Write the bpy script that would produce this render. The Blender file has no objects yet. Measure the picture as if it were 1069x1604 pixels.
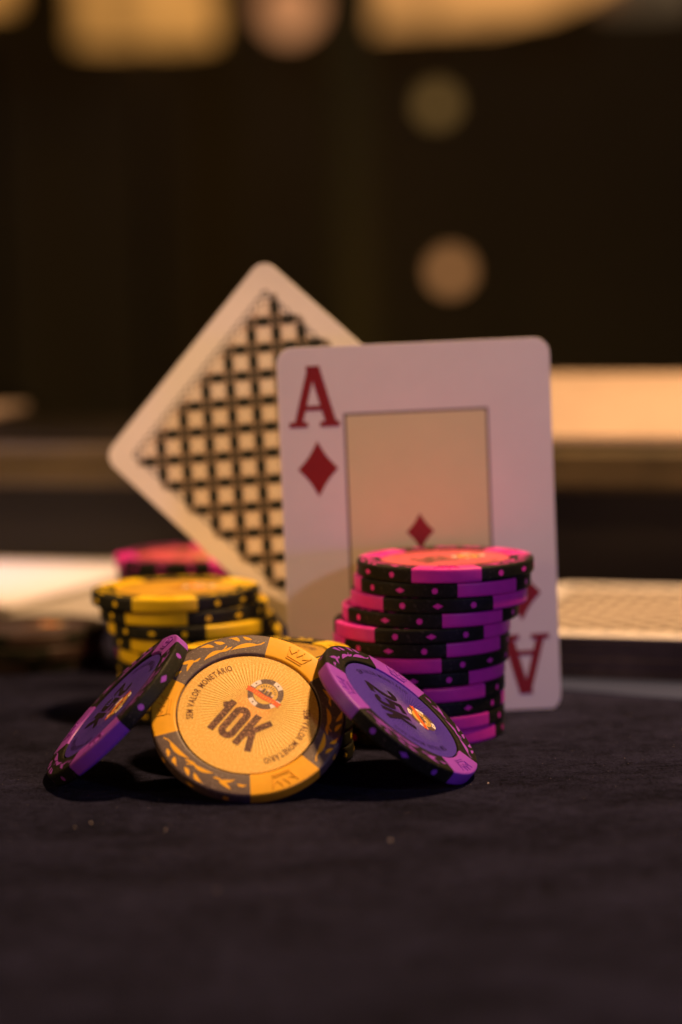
import bpy, math, random
from mathutils import Vector, Matrix
random.seed(7)
R = math.radians
MM = 0.001
scene = bpy.context.scene
COL = scene.collection

# ------------------------------------------------------------------ camera
cam = bpy.data.cameras.new("camera")
camo = bpy.data.objects.new("camera", cam)
COL.objects.link(camo)
cam.sensor_fit = 'VERTICAL'
cam.sensor_height = 36.0
cam.lens = 4100.0 / 1604 * 36
cam.clip_start = 0.01
cam.clip_end = 50
PITCH = math.atan((802 - 338) / 4100)
ROLL = R(1.2)
camo.matrix_world = (Matrix.Translation((0, -0.6, 0.117)) @ Matrix.Rotation(math.pi / 2 - PITCH, 4, 'X')
                     @ Matrix.Rotation(-ROLL, 4, 'Z'))
cam.dof.use_dof = True
cam.dof.focus_distance = 0.552
cam.dof.aperture_fstop = cam.lens / 14.6
cam.dof.aperture_blades = 0
scene.camera = camo

# ------------------------------------------------------------------ world, exposure
world = bpy.data.worlds.new("World")
scene.world = world
world.use_nodes = True
bg = world.node_tree.nodes['Background']
bg.inputs[0].default_value = (1.0, 0.75, 0.45, 1)
bg.inputs[1].default_value = 0.009
scene.view_settings.view_transform = 'Standard'
scene.view_settings.look = 'None'
scene.view_settings.exposure = 0
scene.view_settings.gamma = 1

def area(name, loc, target, size, power, color):
    l = bpy.data.lights.new(name, 'AREA')
    l.shape = 'DISK'; l.size = size; l.energy = power; l.color = color
    o = bpy.data.objects.new(name, l); COL.objects.link(o)
    o.location = Vector(loc) * MM
    d = (Vector(target) - Vector(loc)).normalized()
    o.rotation_euler = d.to_track_quat('-Z', 'Y').to_euler()
    return o

def spot(name, loc, target, angle, blend, power, color, rad=0.03):
    l = bpy.data.lights.new(name, 'SPOT')
    l.spot_size = R(angle); l.spot_blend = blend; l.energy = power; l.color = color; l.shadow_soft_size = rad
    o = bpy.data.objects.new(name, l); COL.objects.link(o)
    o.location = Vector(loc) * MM
    d = (Vector(target) - Vector(loc)).normalized()
    o.rotation_euler = d.to_track_quat('-Z', 'Y').to_euler()
    return o

# added warm spot high on the left, pinkish lamp in front on the right, low violet lamp, added spots behind
spot('warm_spotlight', (-660, -85, 430), (-28, 33, 62), 9.5, 0.45, 23, (1.0, 0.57, 0.28), 0.025)  # narrow cone added to brighten the patterned card and yellow stack
area('overhead_lamp', (160, -18, 520), (-15, -60, 15), 0.05, 4.7, (1.0, 0.56, 0.24))
area('pink_lamp', (480, -640, 370), (15, -5, 40), 0.07, 0.78, (0.70, 0.71, 1.0))
area('side_lamp', (-420, -230, 190), (15, -20, 25), 0.08, 0.38, (1.0, 0.52, 0.22))
area('violet_lamp', (420, -560, 60), (10, -20, 20), 0.09, 0.34, (0.25, 0.03, 1.0))
spot('rail_lamp', (260, 260, 600), (130, 200, 40), 42, 0.5, 14.0, (1.0, 0.58, 0.32))  # unseen spot added to brighten rail, cushion and deck
spot('paper_lamp', (-170, 240, 620), (-128, 188, 8), 12, 0.5, 9, (1.0, 0.72, 0.90))  # unseen spot added to brighten the paper block

# ------------------------------------------------------------------ materials
def principled(name, col, rough=0.5, spec=0.5, metal=0.0, noise=None, bump=None, sparkle=None, sheen=0.0, coat=0.0):
    m = bpy.data.materials.new(name); m.use_nodes = True
    nt = m.node_tree; b = nt.nodes['Principled BSDF']
    b.inputs['Base Color'].default_value = (*col, 1)
    b.inputs['Roughness'].default_value = rough
    b.inputs['Specular IOR Level'].default_value = spec
    b.inputs['Metallic'].default_value = metal
    b.inputs['Coat Weight'].default_value = coat
    if sheen:
        b.inputs['Sheen Weight'].default_value = sheen
        b.inputs['Sheen Roughness'].default_value = 0.4
    tc = nt.nodes.new('ShaderNodeTexCoord')
    src = None
    if noise:      # (scale per metre, dark factor)
        n = nt.nodes.new('ShaderNodeTexNoise'); n.inputs['Scale'].default_value = noise[0]
        n.inputs['Detail'].default_value = 6; n.inputs['Roughness'].default_value = 0.7
        nt.links.new(tc.outputs['Object'], n.inputs['Vector'])
        r = nt.nodes.new('ShaderNodeValToRGB')
        r.color_ramp.elements[0].position = 0.3; r.color_ramp.elements[1].position = 0.7
        r.color_ramp.elements[0].color = (*[c * noise[1] for c in col], 1)
        r.color_ramp.elements[1].color = (*[min(1, c * (2 - noise[1])) for c in col], 1)
        nt.links.new(n.outputs['Fac'], r.inputs[0]); src = r.outputs[0]
    if sparkle:    # (scale, threshold, colour)
        v = nt.nodes.new('ShaderNodeTexVoronoi'); v.inputs['Scale'].default_value = sparkle[0]
        nt.links.new(tc.outputs['Object'], v.inputs['Vector'])
        sp = nt.nodes.new('ShaderNodeSeparateColor'); nt.links.new(v.outputs['Color'], sp.inputs[0])
        mr = nt.nodes.new('ShaderNodeMapRange'); mr.inputs[1].default_value = sparkle[1]; mr.inputs[2].default_value = 1
        nt.links.new(sp.outputs[0], mr.inputs[0])
        mx = nt.nodes.new('ShaderNodeMix'); mx.data_type = 'RGBA'
        nt.links.new(mr.outputs[0], mx.inputs[0])
        if src: nt.links.new(src, mx.inputs[6])
        else: mx.inputs[6].default_value = (*col, 1)
        mx.inputs[7].default_value = (*sparkle[2], 1)
        src = mx.outputs[2]
    if src: nt.links.new(src, b.inputs['Base Color'])
    if bump:       # (scale, distance m, strength)
        n = nt.nodes.new('ShaderNodeTexNoise'); n.inputs['Scale'].default_value = bump[0]
        n.inputs['Detail'].default_value = 4
        nt.links.new(tc.outputs['Object'], n.inputs['Vector'])
        bp = nt.nodes.new('ShaderNodeBump'); bp.inputs['Distance'].default_value = bump[1]
        bp.inputs['Strength'].default_value = bump[2]
        nt.links.new(n.outputs['Fac'], bp.inputs['Height']); nt.links.new(bp.outputs[0], b.inputs['Normal'])
    return m

def inlay_mat(name, col, centre, ray, glit):
    """printed foil disc: sunburst of fine lines, centre tint, glitter grain"""
    m = bpy.data.materials.new(name); m.use_nodes = True
    nt = m.node_tree; N = nt.nodes; L = nt.links; b = N['Principled BSDF']
    b.inputs['Roughness'].default_value = 0.42
    tc = N.new('ShaderNodeTexCoord'); sep = N.new('ShaderNodeSeparateXYZ'); L.new(tc.outputs['Object'], sep.inputs[0])
    def mth(op, a, c=None, clamp=False):
        n = N.new('ShaderNodeMath'); n.operation = op; n.use_clamp = clamp
        for i, x in enumerate([a, c]):
            if x is None: continue
            if isinstance(x, (int, float)): n.inputs[i].default_value = x
            else: L.new(x, n.inputs[i])
        return n.outputs[0]
    X, Y = sep.outputs[0], sep.outputs[1]
    Yc = mth('SUBTRACT', Y, 0.0018)
    ang = mth('ARCTAN2', Yc, X)
    rays = mth('SINE', mth('MULTIPLY', ang, 92))
    rad = mth('SQRT', mth('ADD', mth('MULTIPLY', X, X), mth('MULTIPLY', Yc, Yc)))
    fade = N.new('ShaderNodeMapRange'); L.new(rad, fade.inputs[0])
    fade.inputs[1].default_value = 0.0125; fade.inputs[2].default_value = 0.008
    f2 = N.new('ShaderNodeMapRange'); L.new(rad, f2.inputs[0])
    f2.inputs[1].default_value = 0.002; f2.inputs[2].default_value = 0.0045
    rr = mth('MULTIPLY', mth('MULTIPLY', mth('MULTIPLY', rays, 0.8), fade.outputs[0]), f2.outputs[0])
    cf = N.new('ShaderNodeMapRange'); L.new(rad, cf.inputs[0]); cf.interpolation_type = 'SMOOTHSTEP'
    cf.inputs[1].default_value = 0.0065; cf.inputs[2].default_value = 0.001
    mx = N.new('ShaderNodeMix'); mx.data_type = 'RGBA'; L.new(cf.outputs[0], mx.inputs[0])
    mx.inputs[6].default_value = (*col, 1); mx.inputs[7].default_value = (*centre, 1)
    m2 = N.new('ShaderNodeMix'); m2.data_type = 'RGBA'; L.new(mth('ADD', rr, 0.0, True), m2.inputs[0])
    L.new(mx.outputs[2], m2.inputs[6]); m2.inputs[7].default_value = (*ray, 1)
    n = N.new('ShaderNodeTexNoise'); n.inputs['Scale'].default_value = 2600; n.inputs['Detail'].default_value = 4; n.inputs['Roughness'].default_value = .75
    L.new(tc.outputs['Object'], n.inputs['Vector'])
    gr = N.new('ShaderNodeMapRange'); L.new(n.outputs[0], gr.inputs[0]); gr.inputs[1].default_value = .46; gr.inputs[2].default_value = .66
    m3 = N.new('ShaderNodeMix'); m3.data_type = 'RGBA'; L.new(gr.outputs[0], m3.inputs[0])
    L.new(m2.outputs[2], m3.inputs[6]); m3.inputs[7].default_value = (*glit, 1)
    L.new(m3.outputs[2], b.inputs['Base Color'])
    h = mth('ADD', mth('MULTIPLY', rr, 0.5), n.outputs[0])
    bp = N.new('ShaderNodeBump'); bp.inputs['Distance'].default_value = 0.00012; bp.inputs['Strength'].default_value = 0.9
    L.new(h, bp.inputs['Height']); L.new(bp.outputs[0], b.inputs['Normal'])
    return m

def emis(name, col, st):
    m = bpy.data.materials.new(name); m.use_nodes = True; nt = m.node_tree
    b = nt.nodes['Principled BSDF']; b.inputs['Base Color'].default_value = (*[c * .3 for c in col], 1)
    b.inputs['Emission Color'].default_value = (*col, 1); b.inputs['Emission Strength'].default_value = st
    tc = nt.nodes.new('ShaderNodeTexCoord'); n = nt.nodes.new('ShaderNodeTexNoise'); n.inputs['Scale'].default_value = 26
    n.inputs['Detail'].default_value = 1; nt.links.new(tc.outputs['Object'], n.inputs['Vector'])
    mr = nt.nodes.new('ShaderNodeMapRange'); nt.links.new(n.outputs[0], mr.inputs[0])
    mr.inputs[1].default_value = .35; mr.inputs[2].default_value = .65; mr.inputs[3].default_value = st * .6; mr.inputs[4].default_value = st * 1.45
    nt.links.new(mr.outputs[0], b.inputs['Emission Strength'])
    return m

BUMP = (900, 0.00012, 0.35)
M = {}
M['body'] = principled('chip_black_clay', (.015, .016, .010), .5, .14, noise=(2500, .7), bump=(2200, .00008, .4), sparkle=(3500, .93, (.06, .055, .04)))
M['body10'] = principled('chip_charcoal_clay', (.115, .082, .070), .45, .5, noise=(2500, .8), bump=(2600, .00008, .4), sparkle=(3500, .9, (.25, .2, .17)))  # same black clay, its glossy sheen put into a lighter base colour
def spotm(n, c): return principled(n, c, .42, .32, noise=(420, .93), bump=(900, .00008, .25))
M['orange'] = spotm('chip_orange', (.90, .47, .02))
M['yellow'] = spotm('chip_yellow', (.80, .56, .010))
M['pink'] = spotm('chip_pink', (.76, .04, .43))
M['lilac'] = spotm('chip_lilac', (.31, .07, .58))
M['tan'] = spotm('chip_tan', (.05, .032, .026))
M['in_orange'] = inlay_mat('foil_orange', (.82, .46, .05), (.90, .33, .035), (1, .80, .28), (1.0, .74, .18))
M['in_yellow'] = inlay_mat('foil_amber', (.52, .30, .02), (.34, .12, .02), (.7, .42, .04), (.7, .42, .04))
M['in_pink'] = inlay_mat('foil_salmon', (.58, .08, .12), (.55, .12, .10), (.7, .14, .2), (.75, .16, .2))
M['in_purple'] = inlay_mat('foil_purple', (.048, .022, .34), (.20, .08, .40), (.012, .01, .16), (.12, .06, .48))
M['in_tan'] = inlay_mat('foil_brown', (.06, .045, .055), (.16, .08, .03), (.07, .055, .06), (.07, .055, .06))
M['txt_brown'] = principled('print_brown', (.085, .030, .020), .5, .4, sparkle=(4500, .70, (.50, .26, .14)))
M['txt_small'] = principled('print_rust', (.16, .05, .02), .5, .4)
M['txt_black'] = principled('print_black', (.010, .006, .012), .4, .5)
M['txt_navy'] = principled('print_navy', (.022, .008, .10), .5, .4)
M['badge_white'] = principled('badge_white', (.85, .80, .72), .5)
M['badge_dark'] = principled('badge_dark', (.10, .06, .055), .5, sparkle=(6000, .7, (.3, .2, .15)))
M['badge_gold'] = principled('badge_gold', (.78, .50, .09), .4, noise=(3000, .7))
M['badge_red'] = principled('badge_red', (.85, .13, .02), .45)
M['badge_skin'] = principled('badge_skin', (.80, .60, .45), .5)
M['card'] = principled('card_white', (.80, .77, .74), .38, .5, noise=(60, .97), bump=(1500, .00005, .25))
M['card_tan'] = principled('card_tan_panel', (.74, .68, .38), .40, .5, noise=(60, .97), bump=(1500, .00005, .25))
M['card_red'] = principled('card_red_ink', (.27, .016, .003), .4)
M['card_line'] = principled('card_grey_line', (.16, .13, .12), .5)
M['card_black'] = principled('card_black_ink', (.010, .012, .008), .5, .3)
M['card_wash'] = principled('card_back_wash', (.52, .41, .32), .45, noise=(900, .75))
M['card_mid'] = principled('card_back_mid', (.17, .13, .09), .5)
M['card_star'] = principled('card_back_star', (.80, .72, .62), .45)
M['card_fine'] = principled('card_back_fine', (.05, .04, .035), .5)
M['card_edge'] = principled('card_edges', (.07, .055, .05), .8, .1, noise=(40, .6))  # white card edges, shade of the deck's side put into the colour
M['leather'] = principled('black_leather', (.010, .008, .007), .5, .3, bump=(300, .0004, .4))
M['wood'] = principled('brown_wood', (.085, .062, .025), .5, .4, noise=(25, .6))
M['cream'] = principled('cream_leather', (.45, .35, .26), .5, .3, noise=(18, .9), bump=(260, .0004, .35))
M['wall'] = principled('dark_wall', (.42, .37, .19), .8, .2, noise=(1.5, .88))
M['brass'] = principled('aged_brass', (.55, .46, .13), .5, .4, metal=0)
M['card_grey'] = principled('grey_card', (.028, .040, .095), .5, .3)  # white card stock with its shade put into the base colour
M['paper'] = principled('white_paper', (.85, .82, .78), .6, .2, noise=(30, .96))
M['shade_amber'] = emis('lampshade_amber', (1.0, .44, .10), .46)
M['shade_warm'] = emis('lampshade_warm', (1.0, .44, .12), .56)
M['shade_faint'] = emis('lampshade_faint', (1.0, .62, .32), .075)
M['globe'] = emis('globe_glow', (1.0, .42, .17), .48)
M['bulb_dim'] = emis('bulb_dim', (1.0, .55, .16), .17)
M['bulb'] = emis('bulb_warm', (1.0, .43, .15), .48)
M['dust'] = principled('dust', (.7, .6, .5), .6)

# table felt
def felt():
    m = bpy.data.materials.new('charcoal_suede'); m.use_nodes = True
    nt = m.node_tree; N = nt.nodes; L = nt.links; b = N['Principled BSDF']
    b.inputs['Roughness'].default_value = .9; b.inputs['Specular IOR Level'].default_value = .06
    b.inputs['Sheen Weight'].default_value = .0; b.inputs['Sheen Roughness'].default_value = .5
    b.inputs['Sheen Tint'].default_value = (.9, .6, .6, 1)
    tc = N.new('ShaderNodeTexCoord')
    def noise(s, d, sc=(1, 1, 1)):
        mp = N.new('ShaderNodeMapping'); mp.inputs['Scale'].default_value = sc; L.new(tc.outputs['Object'], mp.inputs[0])
        n = N.new('ShaderNodeTexNoise'); n.inputs['Scale'].default_value = s; n.inputs['Detail'].default_value = d
        n.inputs['Roughness'].default_value = .65; L.new(mp.outputs[0], n.inputs['Vector']); return n.outputs[0]
    big = noise(34, 4, (1, 1.6, 1)); fine = noise(1500, 4); mid = noise(330, 3)
    def mix3(ws):
        tot = None
        for o_, w_ in ws:
            a = N.new('ShaderNodeMath'); a.operation = 'MULTIPLY'; a.inputs[1].default_value = w_; L.new(o_, a.inputs[0])
            if tot is None: tot = a.outputs[0]
            else:
                c = N.new('ShaderNodeMath'); c.operation = 'ADD'; L.new(tot, c.inputs[0]); L.new(a.outputs[0], c.inputs[1]); tot = c.outputs[0]
        return tot
    r = N.new('ShaderNodeValToRGB'); L.new(mix3([(big, .30), (mid, .24), (fine, .46)]), r.inputs[0])
    r.color_ramp.elements[0].position = .42; r.color_ramp.elements[1].position = .60
    r.color_ramp.elements[0].color = (.0030, .0030, .0085, 1); r.color_ramp.elements[1].color = (.0250, .0265, .0660, 1)
    L.new(r.outputs[0], b.inputs['Base Color'])
    bp = N.new('ShaderNodeBump'); bp.inputs['Distance'].default_value = .0008; bp.inputs['Strength'].default_value = 1.0
    L.new(mix3([(fine, 1.0), (mid, .9)]), bp.inputs['Height'])
    bp2 = N.new('ShaderNodeBump'); bp2.inputs['Distance'].default_value = .006; bp2.inputs['Strength'].default_value = .35
    L.new(big, bp2.inputs['Height']); L.new(bp.outputs[0], bp2.inputs['Normal'])
    L.new(bp2.outputs[0], b.inputs['Normal'])
    return m
M['felt'] = felt()

# ------------------------------------------------------------------ mesh helpers (millimetres in, metres out)
class MB:
    def __init__(s): s.v = []; s.f = []; s.mi = []; s.sm = []
    def add(s, vs, fs, mi=0, smooth=False):
        o = len(s.v); s.v += [tuple(p) for p in vs]
        for f in fs: s.f.append([i + o for i in f]); s.mi.append(mi); s.sm.append(smooth)
    def mesh(s, name, mats):
        me = bpy.data.meshes.new(name)
        me.from_pydata([(x * MM, y * MM, z * MM) for x, y, z in s.v], [], s.f)
        for m in mats: me.materials.append(m)
        for p, mi, sm in zip(me.polygons, s.mi, s.sm): p.material_index = mi; p.use_smooth = sm
        me.update(); return me
    def flat(s, pts, z, mi=0):
        """flat polygon, counter-clockwise"""
        s.add([(x, y, z) for x, y in pts], [list(range(len(pts)))], mi)
    def plate(s, pts, z0, z1, mi=0):
        n = len(pts)
        s.add([(x, y, z1) for x, y in pts] + [(x, y, z0) for x, y in pts],
              [list(range(n))] + [[i, i + n, (i + 1) % n + n, (i + 1) % n] for i in range(n)], mi)
    def ribbon(s, pts, w, z, mi=0, closed=False, h=0):
        """mitred flat stroke; h>0 gives it sides (raised relief)"""
        n = len(pts); Lf = []; Rt = []
        for i in range(n):
            p = Vector(pts[i])
            a = Vector(pts[i - 1]) if (i > 0 or closed) else None
            b = Vector(pts[(i + 1) % n]) if (i < n - 1 or closed) else None
            d1 = (p - a).normalized() if a is not None else (b - p).normalized()
            d2 = (b - p).normalized() if b is not None else d1
            n1 = Vector((-d1.y, d1.x)); n2 = Vector((-d2.y, d2.x)); m = (n1 + n2)
            m = m.normalized() if m.length > 1e-6 else n1
            k = w / 2 / max(.45, m.dot(n1))
            Lf.append(p + m * k); Rt.append(p - m * k)
        m = n if closed else n - 1
        vs = [(q.x, q.y, z + h) for q in Lf] + [(q.x, q.y, z + h) for q in Rt]
        fs = [[i, n + i, n + (i + 1) % n, (i + 1) % n] for i in range(m)]
        if h:
            vs += [(q.x, q.y, z) for q in Lf] + [(q.x, q.y, z) for q in Rt]
            for i in range(m):
                j = (i + 1) % n
                fs += [[i, j, 2 * n + j, 2 * n + i], [n + i, 3 * n + i, 3 * n + j, n + j]]
        s.add(vs, fs, mi)

def link(name, me, parent=None, label=None):
    o = bpy.data.objects.new(name, me); COL.objects.link(o)
    if parent: o.parent = parent
    if label: o['label'] = label
    return o
def thing(name, label, cat, group=None):
    o = bpy.data.objects.new(name, None); COL.objects.link(o); o.empty_display_size = .01
    o['label'] = label; o['category'] = cat
    if group: o['group'] = group
    return o
def copy_tree(o, parent=None):
    c = o.copy(); COL.objects.link(c); c.parent = parent
    for ch in list(o.children): copy_tree(ch, c)
    return c
def circle(r, n, cx=0, cy=0, a0=0): return [(cx + r * math.cos(a0 + i * 2 * math.pi / n), cy + r * math.sin(a0 + i * 2 * math.pi / n)) for i in range(n)]

# ------------------------------------------------------------------ glyphs
_gc = {}
def glyph(ch, xs=0.68, off=0.018):
    if ch in _gc: return _gc[ch]
    cu = bpy.data.curves.new('glyph', 'FONT'); cu.body = ch; cu.size = 1; cu.offset = off; cu.resolution_u = 3
    o = bpy.data.objects.new('glyph', cu); COL.objects.link(o)
    dg = bpy.context.evaluated_depsgraph_get(); dg.update()
    me = o.evaluated_get(dg).to_mesh()
    vs = [(v.co.x * xs, v.co.y) for v in me.vertices]; fs = [list(p.vertices) for p in me.polygons]
    x0 = min([v[0] for v in vs], default=0); x1 = max([v[0] for v in vs], default=.2)
    o.evaluated_get(dg).to_mesh_clear(); bpy.data.objects.remove(o); bpy.data.curves.remove(cu)
    _gc[ch] = (vs, fs, x0, x1); return _gc[ch]

def arc_text(mb, text, radius, a_start, a_end, size, z, mi=0):
    """letters with their tops outward, running clockwise from a_start to a_end (radians)"""
    adv = []
    for ch in text:
        if ch == ' ': adv.append(.26); continue
        g = glyph(ch); adv.append(g[3] - g[2] + .085)
    tot = sum(adv); k = (a_start - a_end) / tot; a = a_start
    for ch, w in zip(text, adv):
        if ch != ' ':
            vs, fs, x0, x1 = glyph(ch); am = a - k * w / 2; out = []
            mid = (x0 + x1) / 2
            for x, y in vs:
                aa = am - (x - mid) * k * .97; rr = radius + y * size
                out.append((rr * math.cos(aa), rr * math.sin(aa), z))
            mb.add(out, fs, mi)
        a -= k * w

def arcpts(cx, cy, rx, ry, a0, a1, n):
    return [(cx + rx * math.cos(R(a0 + (a1 - a0) * i / n)), cy + ry * math.sin(R(a0 + (a1 - a0) * i / n))) for i in range(n + 1)]

def value_mesh(text, mat):
    """heavy condensed digits, 7.6 mm tall, centred on (0,-3)"""
    mb = MB(); H = 7.6; w = 1.3; gap = .42; z = [0.0]
    Wd = {'1': 1.9, '0': 3.3, 'K': 3.7, '2': 3.3, '5': 3.3}
    tot = sum(Wd[c] for c in text) + gap * (len(text) - 1); x = -tot / 2; y0 = -3 - H / 2 - .3
    def rb(pts, ww=w, closed=False):
        mb.ribbon([((x + px) * 1.16, -3.3 + (y0 + py + 3.3) * 1.12) for px, py in pts], ww * 1.14, .03 + z[0], 0, closed); z[0] += .004
    for c in text:
        if c == '1':
            rb([(1.25, 0), (1.25, H)]); rb([(0.05, H - 1.75), (.35, H - 1.5), (1.3, H - .62)], 1.1)
        elif c == '0':
            q = arcpts(1.65, H - 1.65, 1.02, 1.02, 0, 180, 8) + arcpts(1.65, 1.65, 1.02, 1.02, 180, 360, 8)
            rb(q, w, True)
        elif c == 'K':
            rb([(.62, 0), (.62, H)]); rb([(.9, 2.7), (3.35, H)], 1.2); rb([(1.55, 4.4), (3.35, 0)], 1.25)
        elif c == '2':
            rb(arcpts(1.65, H - 1.65, 1.02, 1.02, 180, 0, 8) + [(2.67, H - 2.6), (2.2, 3.3), (.9, 1.2), (.75, .62)]); rb([(.1, .62), (3.2, .62)])
        elif c == '5':
            rb([(3.1, H - .62), (.62, H - .62), (.62, 4.1), (1.65, 4.35)] + arcpts(1.65, 1.65, 1.02, 1.02, 0, -180, 8)[0:0]
               ); rb([(.7, 4.0)] + arcpts(1.65, 3.45, 1.02, 1.02, 110, 0, 5) + arcpts(1.65, 1.65, 1.02, 1.02, 0, -180, 8))
        x += Wd[c] + gap
    return mb.mesh('value_print', [mat])

def ring_text_mesh(mat):
    mb = MB()
    T = 'SEM VALOR MONETÁRIO'
    arc_text(mb, T, 11.35, R(222), R(142), 1.95, .03)
    arc_text(mb, T, 11.35, R(41), R(-39), 1.95, .03)
    return mb.mesh('ring_lettering', [mat])

def badge_mesh():
    """club badge: small chip drawing with a ribbon across"""
    mb = MB(); cx, cy = 0, 6.1
    def sector(r0, r1, a0, a1, z, mi, n=6):
        o = []
        for i in range(n + 1):
            a = R(a0 + (a1 - a0) * i / n); o.append((cx + r1 * math.cos(a), cy + r1 * math.sin(a), z))
        for i in range(n + 1):
            a = R(a1 - (a1 - a0) * i / n); o.append((cx + r0 * math.cos(a), cy + r0 * math.sin(a), z))
        m = 2 * n + 1
        mb.add(o, [[i, i + 1, m - i - 1, m - i] for i in range(n)], mi)
    for k in range(4):
        sector(2.75, 3.75, k * 90 + 52, k * 90 + 90, .030, 0, 5)
        sector(2.75, 3.75, k * 90 + 90.01, k * 90 + 142, .030, 1, 6)
        a = R(k * 90 + 71); mb.flat(circle(.2, 8, cx + 3.25 * math.cos(a), cy + 3.25 * math.sin(a)), .036, 1)
    mb.flat(circle(2.75, 36, cx, cy), .028, 1)
    mb.flat(circle(2.55, 36, cx, cy), .034, 2)
    for i in range(9):      # tiny unreadable marks along the top of the badge
        a = R(150 - i * 15); p = Vector((cx + 2.0 * math.cos(a), cy + 2.0 * math.sin(a))); t = Vector((math.cos(a), math.sin(a)))
        mb.ribbon([tuple(p - t * .25), tuple(p + t * .25)], .2, .040, 1)
    for i, (x, h) in enumerate([(-1.5, .8), (-.8, 1.25), (0, 1.5), (.75, 1.25), (1.45, .85)]):     # little heads and shoulders
        mb.flat([(cx + x - .42, cy - .7), (cx + x + .42, cy - .7), (cx + x + .3, cy + h - .65), (cx + x - .3, cy + h - .65)], .040 + i * .003, 1)
        mb.flat(circle(.3, 10, cx + x, cy + h - .45), .056, 1 if i % 2 else 4)
    mb.flat([(cx - 4.3, cy - .3), (cx - 3.9, cy - .85), (cx - 4.1, cy - 1.4), (cx - 2.4, cy - 1.25), (cx, cy - 1.5), (cx + 2.4, cy - 1.25), (cx + 4.1, cy - 1.4),
             (cx + 3.9, cy - .85), (cx + 4.3, cy - .3), (cx + 2.4, cy - .15), (cx, cy - .35), (cx - 2.4, cy - .15)], .062, 3)
    for i in range(9):
        x = cx - 2.4 + i * .6; mb.ribbon([(x, cy - 1.1), (x + .1, cy - .6)], .14, .066, 2)
    return mb.mesh('club_badge', [M['badge_white'], M['badge_dark'], M['badge_gold'], M['badge_red'], M['badge_skin']])

# ------------------------------------------------------------------ chips
T = 3.3
PROF = [(14.9, 2.55), (14.9, 3.12), (15.06, 3.28), (15.3, 3.3), (19.45, 3.3), (19.72, 3.25), (19.90, 3.10), (19.98, 2.85), (20, 2.5),
        (20, .8), (19.98, .45), (19.90, .2), (19.72, .05), (19.45, 0), (14.9, 0)]
SHARP = {1, 3, 4, 8, 9}
def sector_mesh(mb, a0, a1, n, dr=0):
    P = len(PROF); vs = []
    for i in range(n + 1):
        a = R(a0 + (a1 - a0) * i / n); c, s = math.cos(a), math.sin(a)
        for r, z in PROF: vs.append(((r + (dr if r > 19 else 0)) * c, (r + (dr if r > 19 else 0)) * s, z))
    fs = [[i * P + j, i * P + j + 1, (i + 1) * P + j + 1, (i + 1) * P + j][::-1] for i in range(n) for j in range(P - 1)]
    mb.add(vs, fs, 0, True)
SPOTS = (90, 210, 330)
def body_mesh(mat):
    mb = MB()
    for s in SPOTS: sector_mesh(mb, s + 22.6, s + 97.4, 34)
    mb.flat(circle(15, 60), 2.56); mb.flat(circle(15, 60)[::-1], .01)
    return mb.mesh('chip_body', [mat])
def spot_mesh(mat):
    mb = MB(); sector_mesh(mb, -22.6, 22.6, 20, .01); return mb.mesh('edge_spot', [mat])
def crown_mesh(mat):
    """raised crown outline; local +X is outward, on a spot"""
    mb = MB(); z = T - .01; h = .17
    r0 = 15.95
    def P(u, v): return (r0 + v, u)
    mb.ribbon([P(-1.9, 0), P(1.9, 0)], .22, z, 0, False, h)
    mb.ribbon([P(-1.9, .5), P(1.9, .5)], .2, z, 0, False, h)
    mb.ribbon([P(-1.95, .75), P(-2.6, 2.3), P(-1.35, 1.5), P(-.75, 2.7), P(0, 1.45), P(.75, 2.7), P(1.35, 1.5), P(2.6, 2.3), P(1.95, .75)], .2, z, 0, False, h)
    for u, v in ((-2.7, 2.65), (-.78, 3.05), (.78, 3.05), (2.7, 2.65)): mb.plate([(r0 + v + .17 * math.cos(t), u + .17 * math.sin(t)) for t in [i * math.pi / 4 for i in range(8)]], z, z + h)
    return mb.mesh('crown_relief', [mat])
LEAVES = [(-9.4, 17.3, -10, 6.2, 1.55, 1), (-8.0, 18.55, 28, 2.1, 1.05, 0), (-5.6, 18.2, 34, 2.6, 1.3, 0), (-3.9, 17.1, -12, 3.2, .85, 0),
          (-1.7, 16.65, -6, 5.0, 1.35, 1), (-2.6, 18.3, 30, 2.3, 1.2, 0), (-.3, 18.1, 26, 3.3, 1.25, 0), (3.4, 17.1, 6, 2.4, .7, 0),
          (4.9, 17.3, -16, 3.4, 1.1, 0), (4.9, 17.5, 26, 3.2, 1.2, 0), (8.6, 17.35, 4, 2.1, .9, 0)]
def leaves_mesh(mat):
    mb = MB()
    for i, (s, r, d, L, W, tail) in enumerate(LEAVES):
        pts = []; n = 7
        prof = [(t / n, math.sin(math.pi * (t / n) ** .8) * W * .36) for t in range(n + 1)]
        up = [(t * L, w) for t, w in prof]; dn = [(t * L, -w * .9) for t, w in prof[1:-1]][::-1]
        bend = -.25 if i % 2 else .25
        for x, y in up + dn:
            y += bend * math.sin(math.pi * x / L)
            X = s + x * math.cos(R(d)) - y * math.sin(R(d)); Yr = r + x * math.sin(R(d)) + y * math.cos(R(d))
            Yr = min(max(Yr, 15.45), 19.35)
            a = X / 17.3
            pts.append((Yr * math.cos(a), Yr * math.sin(a)))
        mb.flat(pts, T + .022 + .001 * i)
        if tail:
            q = [((r + dd) * math.cos((s + e) / 17.3), (r + dd) * math.sin((s + e) / 17.3)) for e, dd in ((.3, 0), (-.4, .25), (-1.1, .9))]
            mb.ribbon(q, .28, T + .018)
    return mb.mesh('laurel_branch', [mat])
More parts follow.
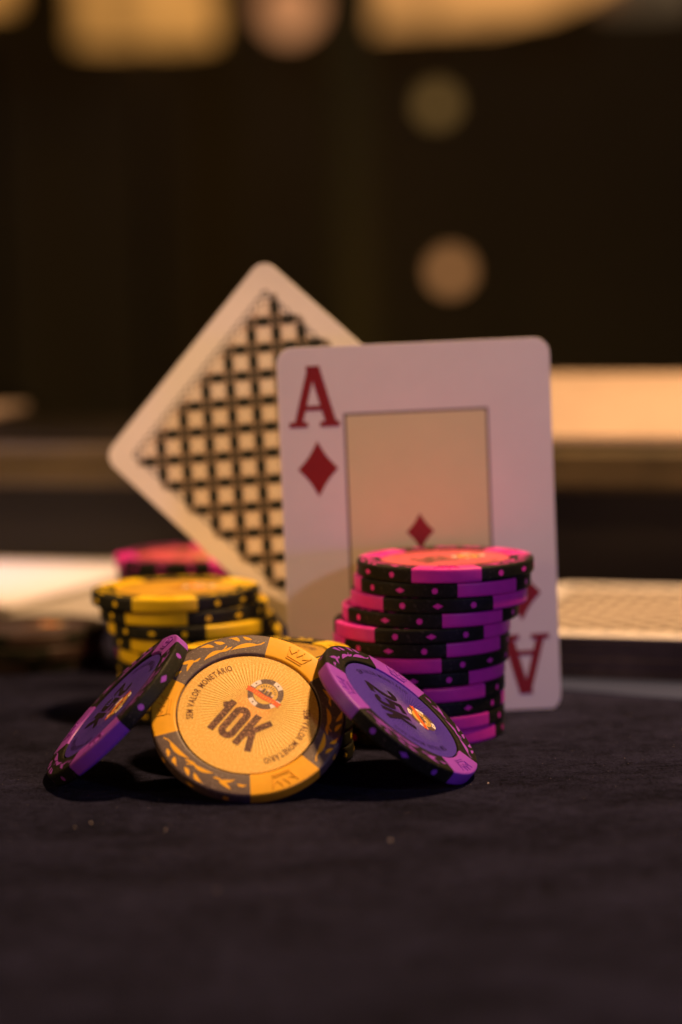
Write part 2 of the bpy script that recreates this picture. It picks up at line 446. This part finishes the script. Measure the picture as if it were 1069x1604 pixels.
def edge_mark_mesh(mat, k):
    """a dot (k=0) or a diamond (k=1) lying on the rim at angle 0"""
    mb = MB()
    if True:
        if True:
            a0 = 0.0
            shp = circle(.68, 14) if k != 1 else [(1.25, 0), (0, .85), (-1.25, 0), (0, -.85)]
            if k == 1:   # subdivide the diamond so it follows the rim
                shp = [(1.2, 0), (.6, .32), (0, .64), (-.6, .32), (-1.2, 0), (-.6, -.32), (0, -.64), (.6, -.32)]
            vs = [((20.03) * math.cos(a0), 20.03 * math.sin(a0), 1.65)]
            for x, y in shp: vs.append((20.03 * math.cos(a0 + x / 20), 20.03 * math.sin(a0 + x / 20), 1.65 + y))
            n = len(shp); mb.add(vs, [[0, i + 1, (i + 1) % n + 1] for i in range(n)], 0, True)
    return mb.mesh('edge_mark', [mat])
def inlay_mesh(mat):
    mb = MB(); mb.plate(circle(14.5, 72), -.4, 0); return mb.mesh('inlay', [mat])

me_badge = badge_mesh()
def make_chip(bodym, spotmat, inl, value, vmat, rmat):
    t = thing('poker_chip', '', 'poker chip')
    link('chip_body', body_mesh(bodym), t)
    ms, mc, ml = spot_mesh(spotmat), crown_mesh(spotmat), leaves_mesh(spotmat)
    mk = [edge_mark_mesh(spotmat, 0), edge_mark_mesh(spotmat, 1)]
    for s in SPOTS:
        o = link('edge_spot', ms, t); o.rotation_euler.z = R(s)
        link('crown_relief', mc, o)
        b = link('laurel_branch', ml, t); b.rotation_euler.z = R(s + 60)
        for k, da in enumerate((-23, 0, 23)):
            e = link('edge_mark', mk[k % 2], t); e.rotation_euler.z = R(s + 60 + da)
    i = link('inlay', inlay_mesh(inl), t); i.location.z = 2.97 * MM
    link('ring_lettering', ring_text_mesh(rmat), i)
    if value: link('value_print', value_mesh(value, vmat), i)
    link('club_badge', me_badge, i)
    return t
protos = {
    'ten': make_chip(M['body10'], M['orange'], M['in_orange'], '10K', M['txt_brown'], M['txt_small']),
    'purple': make_chip(M['body'], M['lilac'], M['in_purple'], '25K', M['txt_black'], M['txt_navy']),
    'pink': make_chip(M['body'], M['pink'], M['in_pink'], '5K', M['txt_brown'], M['txt_brown']),
    'yellow': make_chip(M['body'], M['yellow'], M['in_yellow'], None, M['txt_brown'], M['txt_brown']),
    'tan': make_chip(M['body'], M['tan'], M['in_tan'], None, M['txt_brown'], M['txt_brown']),
}
used = set()
def chip(kind, label, group=None):
    if kind in used: o = copy_tree(protos[kind])
    else: o = protos[kind]; used.add(kind)
    o['label'] = label
    if group: o['group'] = group
    return o

# leaning chips: centre of the printed face, normal elevation and azimuth (from -Y toward +X), in-plane angle of the print
def lean(o, c, el, az, up, turn=0):
    for ch in o.children:
        if ch.name.startswith('inlay'): ch.rotation_euler.z = R(turn)
    el, az = R(el), R(az)
    n = Vector((math.cos(el) * math.sin(az), -math.cos(el) * math.cos(az), math.sin(el)))
    U = (Vector((0, 0, 1)) - n * n.z).normalized(); X = U.cross(n)       # X right, U up in the face
    a = R(up); yv = X * math.cos(a) + U * math.sin(a); xv = yv.cross(n)
    m = Matrix((xv, yv, n)).transposed().to_4x4()
    # lowest point touches the table
    low = min((Vector(c) + (xv * math.cos(t) + yv * math.sin(t)) * 20 - n * k).z for t in [i * .05 for i in range(126)] for k in (0.4, 2.9))
    m.translation = (Vector(c) - n * T - Vector((0, 0, low + .12))) * MM
    o.matrix_world = m
LEAN_UP = {'ten': 52, 'R': 21, 'L': 99}
lean(chip('ten', 'orange and charcoal 10K poker chip leaning face forward in the centre front'), (-19.9, -71.1, 15.1), 45.1, 3.2, LEAN_UP['ten'])
lean(chip('purple', 'purple 25K poker chip leaning on the right, overlapping the orange chip', 'purple chips leaning beside the orange chip'), (11.9, -63.2, 14.9), 50.5, 75.8, LEAN_UP['R'], -65)
lean(chip('purple', 'purple poker chip leaning on the left, seen almost edge on', 'purple chips leaning beside the orange chip'), (-49.05, -57.9, 16.3), 45.3, -82.3, LEAN_UP['L'], -85)

ORD = ['topmost', 'second from the top', 'third from the top', 'fourth from the top', 'fifth from the top', 'sixth from the top', 'seventh from the top',
       'eighth from the top', 'ninth from the top', 'tenth from the top', 'eleventh from the top', 'twelfth from the top', 'bottom']
def stack(kind, xs, ys, azs, label, group):
    n = len(xs)
    for i in range(n):
        k = 'bottom' if i == n - 1 else ORD[i]
        o = chip(kind, label % k, group)
        o.location = Vector((xs[i], ys[i], (n - 1 - i) * (T + .03) + .02)) * MM
        o.rotation_euler.z = R(azs[i] - 60)
stack('pink', [23.3, 22.6, 21.8, 19.8, 17.8, 17.6, 17.3, 16.5, 16.4, 16.3, 16.2, 16.1],
      [-13.6, -13.2, -13.5, -13.3, -13.8, -13.2, -13.5, -13.0, -13.6, -13.2, -13.4, -13.2],
      [-1.5, 30, 57, 28, 64, 37, -11, 56, 25, 93, 29.5, 38],
      'pink black poker chip, %s, tall stack before the ace', 'pink chips stacked in front of the ace')
stack('yellow', [-39.8, -38, -36, -35.0, -33.6, -34.2, -33.8, -34.3, -34.0], [18, 18.5, 17.8, 18.3, 18, 18.4, 17.9, 18.2, 18],
      [-4.5, -17, 35, -25, -68, 10, 50, -30, 20],
      'yellow black poker chip, %s, stack left of the cards', 'yellow chips stacked left of the cards')
stack('yellow', [-18.3, -18.6, -18.0, -18.4, -18.2, -18.5, -18.3], [-38, -37.8, -38.2, -38, -37.7, -38.1, -38],
      [108, 2, -5, 4, 0, -3, 5],
      'yellow black poker chip, %s, low stack behind orange chip', 'yellow chips in the low stack behind the orange chip')
stack('pink', [-39.5, -39.0, -39.8, -39.2, -39.6, -39.4, -39.1, -39.5, -39.3], [81, 81.5, 80.8, 81.2, 81, 81.3, 80.9, 81.1, 81],
      [-80, 5, 40, 80, 20, 55, -10, 30, 70],
      'pink black poker chip, %s, stack behind tall yellow stack', 'pink chips stacked behind the yellow stack')
stack('tan', [-83, -84, -83.5], [92, 91, 92], [10, 45, -20],
      'dark blurred poker chip, %s of three at the far left edge', 'dark chips at the left edge')

# ------------------------------------------------------------------ playing cards
CW, CH, CT = 64.3, 88.4, .34
def rrect(w, h, r, n=8):
    p = []
    for cx, cy, a0 in ((w / 2 - r, h / 2 - r, 0), (-w / 2 + r, h / 2 - r, 90), (-w / 2 + r, -h / 2 + r, 180), (w / 2 - r, -h / 2 + r, 270)):
        p += arcpts(cx, cy, r, r, a0, a0 + 90, n)
    return p
def card_blank():
    mb = MB(); p = rrect(CW, CH, 3.8); n = len(p); q = [(x * .9985, y * .999) for x, y in p]
    vs = [(x, y, CT / 2) for x, y in q] + [(x, y, CT / 2 - .06) for x, y in p] + [(x, y, -CT / 2 + .06) for x, y in p] + [(x, y, -CT / 2) for x, y in q]
    fs = [list(range(n)), [3 * n + i for i in range(n)][::-1]]
    for k in range(3): fs += [[k * n + i, (k + 1) * n + i, (k + 1) * n + (i + 1) % n, k * n + (i + 1) % n] for i in range(n)]
    mb.add(vs, fs); return mb.mesh('card_stock', [M['card']])
me_card = card_blank()
def A_mesh():
    mb = MB(); z = .02
    mb.ribbon([(-3.75, .9), (-.35, 13.6)], 1.9, z); mb.ribbon([(3.85, .9), (.35, 13.6)], 2.5, z + .006)
    mb.ribbon([(-2.9, 4.4), (2.9, 4.4)], 1.15, z + .012)
    mb.ribbon([(-5.9, .62), (-1.6, .62)], 1.25, z + .018); mb.ribbon([(1.3, .62), (5.9, .62)], 1.25, z + .018)
    mb.ribbon([(-1.6, 13.75), (1.6, 13.75)], .9, z + .024)
    return mb.mesh('index_letter', [M['card_red']])
def diamond_mesh(w, h):
    mb = MB(); pts = []
    C = [(w / 2, 0), (0, h / 2), (-w / 2, 0), (0, -h / 2)]
    for i in range(4):
        a, b = Vector(C[i]), Vector(C[(i + 1) % 4])
        for t in range(6):
            u = t / 6; p = a.lerp(b, u) * (1 - .10 * math.sin(math.pi * u)); pts.append((p.x, p.y))
    mb.flat(pts, .02); return mb.mesh('diamond_pip', [M['card_red']])
meA, meD, meDc = A_mesh(), diamond_mesh(9.4, 13.0), diamond_mesh(6.6, 8.6)
def panel_mesh():
    mb = MB(); mb.flat([(-16.6, -28), (16.6, -28), (16.6, 28), (-16.6, 28)], .012); return mb.mesh('centre_panel', [M['card_tan']])
def frame_mesh():
    mb = MB(); mb.ribbon([(-16.8, -28.2), (16.8, -28.2), (16.8, 28.2), (-16.8, 28.2)], .55, .016, 0, True)
    return mb.mesh('frame_line', [M['card_line']])
def back_mesh():
    mb = MB(); w, h = 53.5, 77.6; z = .012
    mb.flat(rrect(w - 3, h - 3, 2, 4), z, 0)
    s = 6.40; c45 = math.cos(R(45))
    def inside(x, y, m): return abs(x) < w / 2 - m and abs(y) < h / 2 - m
    for i in range(-14, 15):
        for j in range(-14, 15):
            for kind, (a, b) in (('c', (i + .5, j + .5)), ('h', (i + .5, j)), ('v', (i, j + .5)), ('n', (i, j))):
                x = (a - b) * s * c45; y = (a + b) * s * c45
                if not inside(x, y, 1.4): continue
                if kind == 'c':
                    pts = []
                    for t in range(16):
                        rr = 2.3 if t % 4 == 0 else (1.5 if t % 2 == 0 else 1.7)
                        ang = R(45) + t * math.pi / 8
                        pts.append((x + rr * math.cos(ang), y + rr * math.sin(ang)))
                    if inside(x, y, 2.4):
                        mb.flat(pts, z + .008, 1)
                        mb.flat(circle(.35, 8, x, y), z + .014, 3)
                elif kind == 'n':
                    for q in range(4):
                        an = R(q * 90); L = 1.5
                        mb.ribbon([(x + .25 * math.cos(an), y + .25 * math.sin(an)), (x + L * math.cos(an), y + L * math.sin(an))], .55, z + .010, 2)
                        an += R(45)
                        mb.ribbon([(x + .4 * math.cos(an), y + .4 * math.sin(an)), (x + 1.5 * math.cos(an), y + 1.5 * math.sin(an))], .3, z + .012, 3)
                else:
                    an = R(45) if kind == 'h' else R(135)
                    pts = []
                    for t in range(14):
                        th = t * 2 * math.pi / 14; u = 1.9 * math.cos(th); v = 1.45 * math.sin(th) * (1 + .1 * math.cos(2 * th))
                        pts.append((x + u * math.cos(an) - v * math.sin(an), y + u * math.sin(an) + v * math.cos(an)))
                    ca, sa = math.cos(an), math.sin(an)
                    mb.ribbon([(x - 3.2 * ca, y - 3.2 * sa), (x + 3.2 * ca, y + 3.2 * sa)], 1.7, z + .002 + (.002 if kind == 'h' else 0), 4)
                    mb.flat(pts, z + .016, 2)
    # fine scalloped border
    step = 2.0
    per = []
    nx, ny = 23, 35
    for k in range(nx): per += [(-w / 2 + (k + .5) * w / nx, sgn * h / 2) for sgn in (-1, 1)]
    for k in range(ny): per += [(sgn * w / 2, -h / 2 + (k + .5) * h / ny) for sgn in (-1, 1)]
    for x, y in per:
        n = Vector((0, 1 if y > 0 else -1)) if abs(abs(y) - h / 2) < .01 else Vector((1 if x > 0 else -1, 0)); t = Vector((-n.y, n.x)); p = Vector((x, y))
        arc = [p + t * (.95 * math.cos(R(a))) - n * (1.0 - .95 * math.sin(R(a))) for a in range(0, 181, 36)]
        mb.ribbon([tuple(q) for q in arc], .36, z + .02, 3)
        mb.ribbon([tuple(p - n * 1.3), tuple(p - n * 2.1)], .5, z + .022, 3)
    return mb.mesh('back_pattern', [M['card_wash'], M['card_star'], M['card_black'], M['card_fine'], M['card_mid']])
me_back = back_mesh()

def card_pose(o, c, roll, yaw, lean_):
    m = (Matrix.Rotation(R(yaw), 4, 'Z') @ Matrix.Rotation(-R(lean_), 4, 'X') @ Matrix.Rotation(math.pi / 2, 4, 'X') @ Matrix.Rotation(R(roll), 4, 'Z'))
    m.translation = Vector(c) * MM
    o.matrix_world = m
ace = thing('playing_card', 'ace of diamonds standing upright behind the pink chip stack', 'playing card')
link('card_stock', me_card, ace)
H2 = CT / 2 * MM
o = link('centre_panel', panel_mesh(), ace); o.location.z = H2
o = link('frame_line', frame_mesh(), ace); o.location.z = H2
o = link('diamond_pip', meDc, ace); o.location.z = H2
for sgn in (1, -1):
    a = link('index_letter', meA, ace); d = link('diamond_pip', meD, ace)
    for q, (x, y) in ((a, (-CW / 2 + 8.3, CH / 2 - 18.6)), (d, (-CW / 2 + 8.7, CH / 2 - 28.4))):
        q.location = Vector((sgn * x, sgn * y, CT / 2)) * MM
        if sgn < 0: q.rotation_euler.z = math.pi
card_pose(ace, (18.5, 9.2, 43.1), .9, 6.7, 1.8)
back = thing('playing_card', 'patterned playing card standing on its corner, back toward the viewer', 'playing card')
link('card_stock', me_card, back)
o = link('back_pattern', me_back, back); o.location.z = H2
card_pose(back, (-6.8, 32.3, 54.4), 49.6, -17.0, 4.7)

# deck lying at the right
def deck_mesh(h):
    mb = MB(); p = rrect(CW, CH, 3.8, 5); n = len(p); L = 26
    vs = []; fs = []
    for k in range(L + 1):
        for dz, sc in ((0, .9985), (h / L * .5, 1.0)):
            jx = random.uniform(-.15, .15); jy = random.uniform(-.15, .15)
            vs += [(x * sc + jx, y * sc + jy, k * h / L + dz) for x, y in p]
    rows = 2 * (L + 1)
    for k in range(rows - 1): fs += [[k * n + i, k * n + (i + 1) % n, (k + 1) * n + (i + 1) % n, (k + 1) * n + i] for i in range(n)]
    mb.add(vs, fs); return mb.mesh('card_block', [M['card_edge']])
deck = thing('card_deck', 'squared deck of patterned cards lying face down at the right edge', 'card deck')
link('card_block', deck_mesh(10.2), deck)
top = link('top_card', me_card, deck); top.location.z = 10.75 * MM
o = link('back_pattern', me_back, top); o.location.z = H2
deck.location = Vector((79, 88, .2)) * MM; deck.rotation_euler.z = R(-18)
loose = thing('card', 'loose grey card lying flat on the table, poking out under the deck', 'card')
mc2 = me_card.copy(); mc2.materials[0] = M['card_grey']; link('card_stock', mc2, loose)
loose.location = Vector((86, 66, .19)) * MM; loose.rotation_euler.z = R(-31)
deck.location.z = .4 * MM

# white note block at the left
def block(name, w, d, h, r, mat, n=6):
    mb = MB(); p = rrect(w, d, r, n); m = len(p); b = min(h * .2, .8)
    q = [(x * (1 - b / w), y * (1 - b / d)) for x, y in p]
    vs = [(x, y, 0) for x, y in p] + [(x, y, h - b) for x, y in p] + [(x, y, h) for x, y in q]
    fs = [list(range(2 * m, 3 * m)), list(range(m))[::-1]]
    for k in range(2): fs += [[k * m + i, k * m + (i + 1) % m, (k + 1) * m + (i + 1) % m, (k + 1) * m + i] for i in range(m)]
    mb.add(vs, fs); return mb.mesh(name, [mat])
note = thing('paper_block', 'brightly lit blank white paper block lying at the left edge', 'paper block')
link('cover_sheet', block('cover_sheet', 118, 92, 1.2, 3, M['paper']), note).location.z = 9.8 * MM
link('sheet_block', block('sheet_block', 117, 91, 9.7, 3, M['paper']), note)
note.location = Vector((-128, 188, .05)) * MM; note.rotation_euler.z = R(-24)

# ------------------------------------------------------------------ the table and what stands behind it
mb = MB(); NX = 60
mb.add([(-900, -700, 0), (900, -700, 0), (900, 330, 0), (-900, 330, 0)], [[0, 1, 2, 3]])
o = link('table_top', mb.mesh('table_top', [M['felt']])); o['kind'] = 'structure'
# the underside board so the table has a thickness
mb = MB(); mb.plate([(-900, -700), (900, -700), (900, 600), (-900, 600)], -30, -2)
o = link('table_board', mb.mesh('table_board', [M['leather']])); o['kind'] = 'structure'

def extrude_x(prof, x0, x1, mat, name, n=24, smooth=True):
    mb = MB(); P = len(prof); vs = []; fs = []
    for i in range(n + 1):
        x = x0 + (x1 - x0) * i / n
        vs += [(x, y, z) for y, z in prof]
    for i in range(n):
        for j in range(P): fs.append([i * P + j, (i + 1) * P + j, (i + 1) * P + (j + 1) % P, i * P + (j + 1) % P])
    fs.append([j for j in range(P)]); fs.append([n * P + j for j in range(P)][::-1])
    mb.add(vs, fs, 0, smooth); return mb.mesh(name, [mat])
rail = bpy.data.objects.new('table_rail', None); COL.objects.link(rail); rail['kind'] = 'structure'
link('rail_cover', extrude_x([(-1, 48.15), (-1, 49.2), (90, 49.2), (90, 48.15)], -900, 900, M['leather'], 'rail_cover', smooth=False), rail)
link('rail_base', extrude_x([(0, -1), (0, 35), (90, 35), (90, -1)], -900, 900, M['leather'], 'rail_base', smooth=False), rail)
link('wood_band', extrude_x([(-3, 35.2), (-4, 37), (-4, 46), (-2, 48), (90, 48), (90, 35.2)], -900, 900, M['wood'], 'wood_band', smooth=False), rail)
rail.location = Vector((-10, 192, 0)) * MM; rail.rotation_euler.z = R(-17)
def cushion(x0, x1, label, rise=15):
    prof = [(2, 49.4), (0, 51)] + [(2 + 92 * t, 51 + rise * math.sin(math.pi * (t * .72) ** .8)) for t in [i / 9 for i in range(10)]] + [(96, 51.5), (95, 49.4)]
    o = thing('cushion', label, 'cushion')
    link('cushion_body', extrude_x(prof, x0, x1, M['cream'], 'cushion_body'), o)
    mb = MB(); mb.ribbon([(x0, -1.2), (x1, -1.2)], 1.6, 49.6, 0, False, 1.6); link('piping', mb.mesh('piping', [M['cream']]), o)
    o.location = rail.location; o.rotation_euler = rail.rotation_euler; return o
cushion(20, 420, 'long cream padded cushion on the wooden rail at the right')
cushion(-420, -133, 'thin cream pad on the wooden rail at the far left edge', 4)

# room behind
mb = MB(); mb.plate([(-4000, 3300), (4000, 3300), (4000, 3400), (-4000, 3400)], -800, 2200)
o = link('back_wall', mb.mesh('back_wall', [M['wall']])); o['kind'] = 'structure'
mb = MB(); mb.add([(-4000, -1500, -760), (4000, -1500, -760), (4000, 3300, -760), (-4000, 3300, -760)], [[0, 1, 2, 3]])
o = link('floor', mb.mesh('floor', [M['leather']])); o['kind'] = 'structure'

def lathe(prof, mat, name, n=40):
    mb = MB(); P = len(prof); vs = []
    for i in range(n):
        a = 2 * math.pi * i / n; vs += [(r * math.cos(a), r * math.sin(a), z) for r, z in prof]
    fs = [[i * P + j, ((i + 1) % n) * P + j, ((i + 1) % n) * P + j + 1, i * P + j + 1] for i in range(n) for j in range(P - 1)]
    mb.add(vs, fs, 0, True); return mb.mesh(name, [mat])
def place(px, py, Yd):
    """world point (mm) on the plane y=Yd seen at photograph pixel px,py"""
    q = Vector((px - 534.5, py - 802)); c, s = math.cos(ROLL), math.sin(ROLL)
    x, y = q.x * c - q.y * s, q.x * s + q.y * c
    d = Vector((x / 4100, math.cos(PITCH) - y / 4100 * math.sin(PITCH), -math.sin(PITCH) - y / 4100 * math.cos(PITCH)))
    t = (Yd + 600) / d.y; return Vector((0, -600, 117)) + d * t
# drum shade
YL = 2400
p = place(228, 66, YL)
d = thing('table_lamp', 'glowing amber drum lampshade, leftmost large light at the top', 'lamp')
link('lamp_shade', lathe([(0, 90), (43, 90), (44, 89), (46, 2), (45, 0), (0, 0)], M['shade_amber'], 'lamp_shade'), d)
link('lamp_stem', lathe([(0, -2), (4, -2), (4, -250), (30, -262), (30, -270), (0, -270)], M['leather'], 'lamp_stem', 20), d)
d.location = p * MM; d.scale = (1.765,) * 3
p = place(-26, 12, YL)
d = thing('table_lamp', 'amber lampshade just entering the top left corner', 'lamp')
link('lamp_shade', lathe([(0, 50), (22, 50), (23, 49), (20, 1), (19, 0), (0, 0)], M['shade_amber'], 'lamp_shade'), d)
link('lamp_stem', lathe([(0, -2), (4, -2), (4, -250), (24, -262), (24, -270), (0, -270)], M['leather'], 'lamp_stem', 20), d)
d.location = p * MM; d.scale = (1.765,) * 3
p = place(453, 10, YL)
d = thing('globe_lamp', 'round rosy globe light between the two large amber lights', 'lamp')
link('globe', lathe([(20 * math.sin(R(a)), 20 - 20 * math.cos(R(a))) for a in range(0, 181, 10)], M['globe'], 'globe'), d)
link('globe_collar', lathe([(0, 40.5), (8, 40.5), (8, 50), (0, 50)], M['brass'], 'globe_collar', 20), d)
d.location = (p - Vector((0, 0, 35))) * MM; d.scale = (1.765,) * 3
p = place(690, 38, YL)
d = thing('pendant_lamp', 'broad amber pendant lampshade at the top with a slanting right side', 'lamp')
mb = MB(); prof2 = [(-45, 0), (35, 2), (75, 9), (112, 24), (112, 80), (-45, 80)]
n2 = len(prof2)
mb.add([(x, -35, z) for x, z in prof2] + [(x, 35, z) for x, z in prof2],
       [list(range(n2)), list(range(n2, 2 * n2))[::-1]] + [[i, n2 + i, n2 + (i + 1) % n2, (i + 1) % n2] for i in range(n2)])
link('lamp_shade', mb.mesh('lamp_shade', [M['shade_warm']]), d)
mb = MB(); mb.plate(circle(3, 10, 34), 80, 700); link('hanging_rod', mb.mesh('hanging_rod', [M['leather']]), d)
d.location = p * MM; d.scale = (1.765,) * 3
p = place(1010, 14, YL)
d = thing('wall_lamp', 'faint greyish lamp glow in the top right corner', 'lamp')
link('lamp_shade', lathe([(0, 60), (36, 60), (38, 56), (38, 4), (34, 0), (0, 0)], M['shade_faint'], 'lamp_shade'), d)
link('lamp_stem', lathe([(0, 61), (3, 61), (3, 600), (0, 600)], M['leather'], 'lamp_stem', 12), d)
d.location = p * MM; d.scale = (1.5,) * 3
# glowing balls added to stand for two round glints on the wall
for px, py, mat, rr, lab in ((685, 163, 'bulb_dim', 15, 'dim small light, upper of the two blurred round spots'), (706, 424, 'bulb', 15, 'warm small light, lower of the two blurred round spots')):
    p = place(px, py, 2000)
    d = thing('indicator_lamp', lab, 'small lamp', 'small round lights on the dark wall')
    link('bulb', lathe([(rr * math.sin(R(a)), -rr * math.cos(R(a))) for a in range(0, 181, 15)], M[mat], 'bulb', 20), d)
    mb = MB(); mb.plate(circle(12, 16), -22, -15.2); link('bulb_base', mb.mesh('bulb_base', [M['leather']]), d)
    d.location = p * MM
# pole added to stand for a faint streak of reflected light
p = place(550, 200, 2100)
mb = MB(); mb.plate(circle(26, 24), -1060, 520)
o = link('brass_pole', mb.mesh('brass_pole', [M['brass']])); o['label'] = 'slim dull brass pole standing in front of the dark wall'; o['category'] = 'pole'
o.location = (p - Vector((0, 0, p.z))) * MM

# dust on the felt
mb = MB()
def speck(x, y, r):
    mb.add([(x - r, y, 0), (x, y - r, 0), (x + r, y, 0), (x, y + r, 0), (x, y, r * 1.3)], [[0, 1, 4], [1, 2, 4], [2, 3, 4], [3, 0, 4]])
for px, py, r in ((143, 1289, .22), (612, 1317, .28), (260, 1300, .18), (765, 1227, .22), (118, 1296, .15), (340, 1395, .2)):
    q = Vector((px - 534.5, py - 802)); c, s = math.cos(ROLL), math.sin(ROLL); x, y = q.x * c - q.y * s, q.x * s + q.y * c
    d = Vector((x / 4100, math.cos(PITCH) - y / 4100 * math.sin(PITCH), -math.sin(PITCH) - y / 4100 * math.cos(PITCH)))
    t = -117 / d.z; speck(d.x * t, -600 + d.y * t, r)
for i in range(420):
    speck(random.uniform(-110, 110), random.uniform(-170, 60), random.uniform(.03, .07))
o = link('dust', mb.mesh('dust', [M['dust']])); o['kind'] = 'stuff'
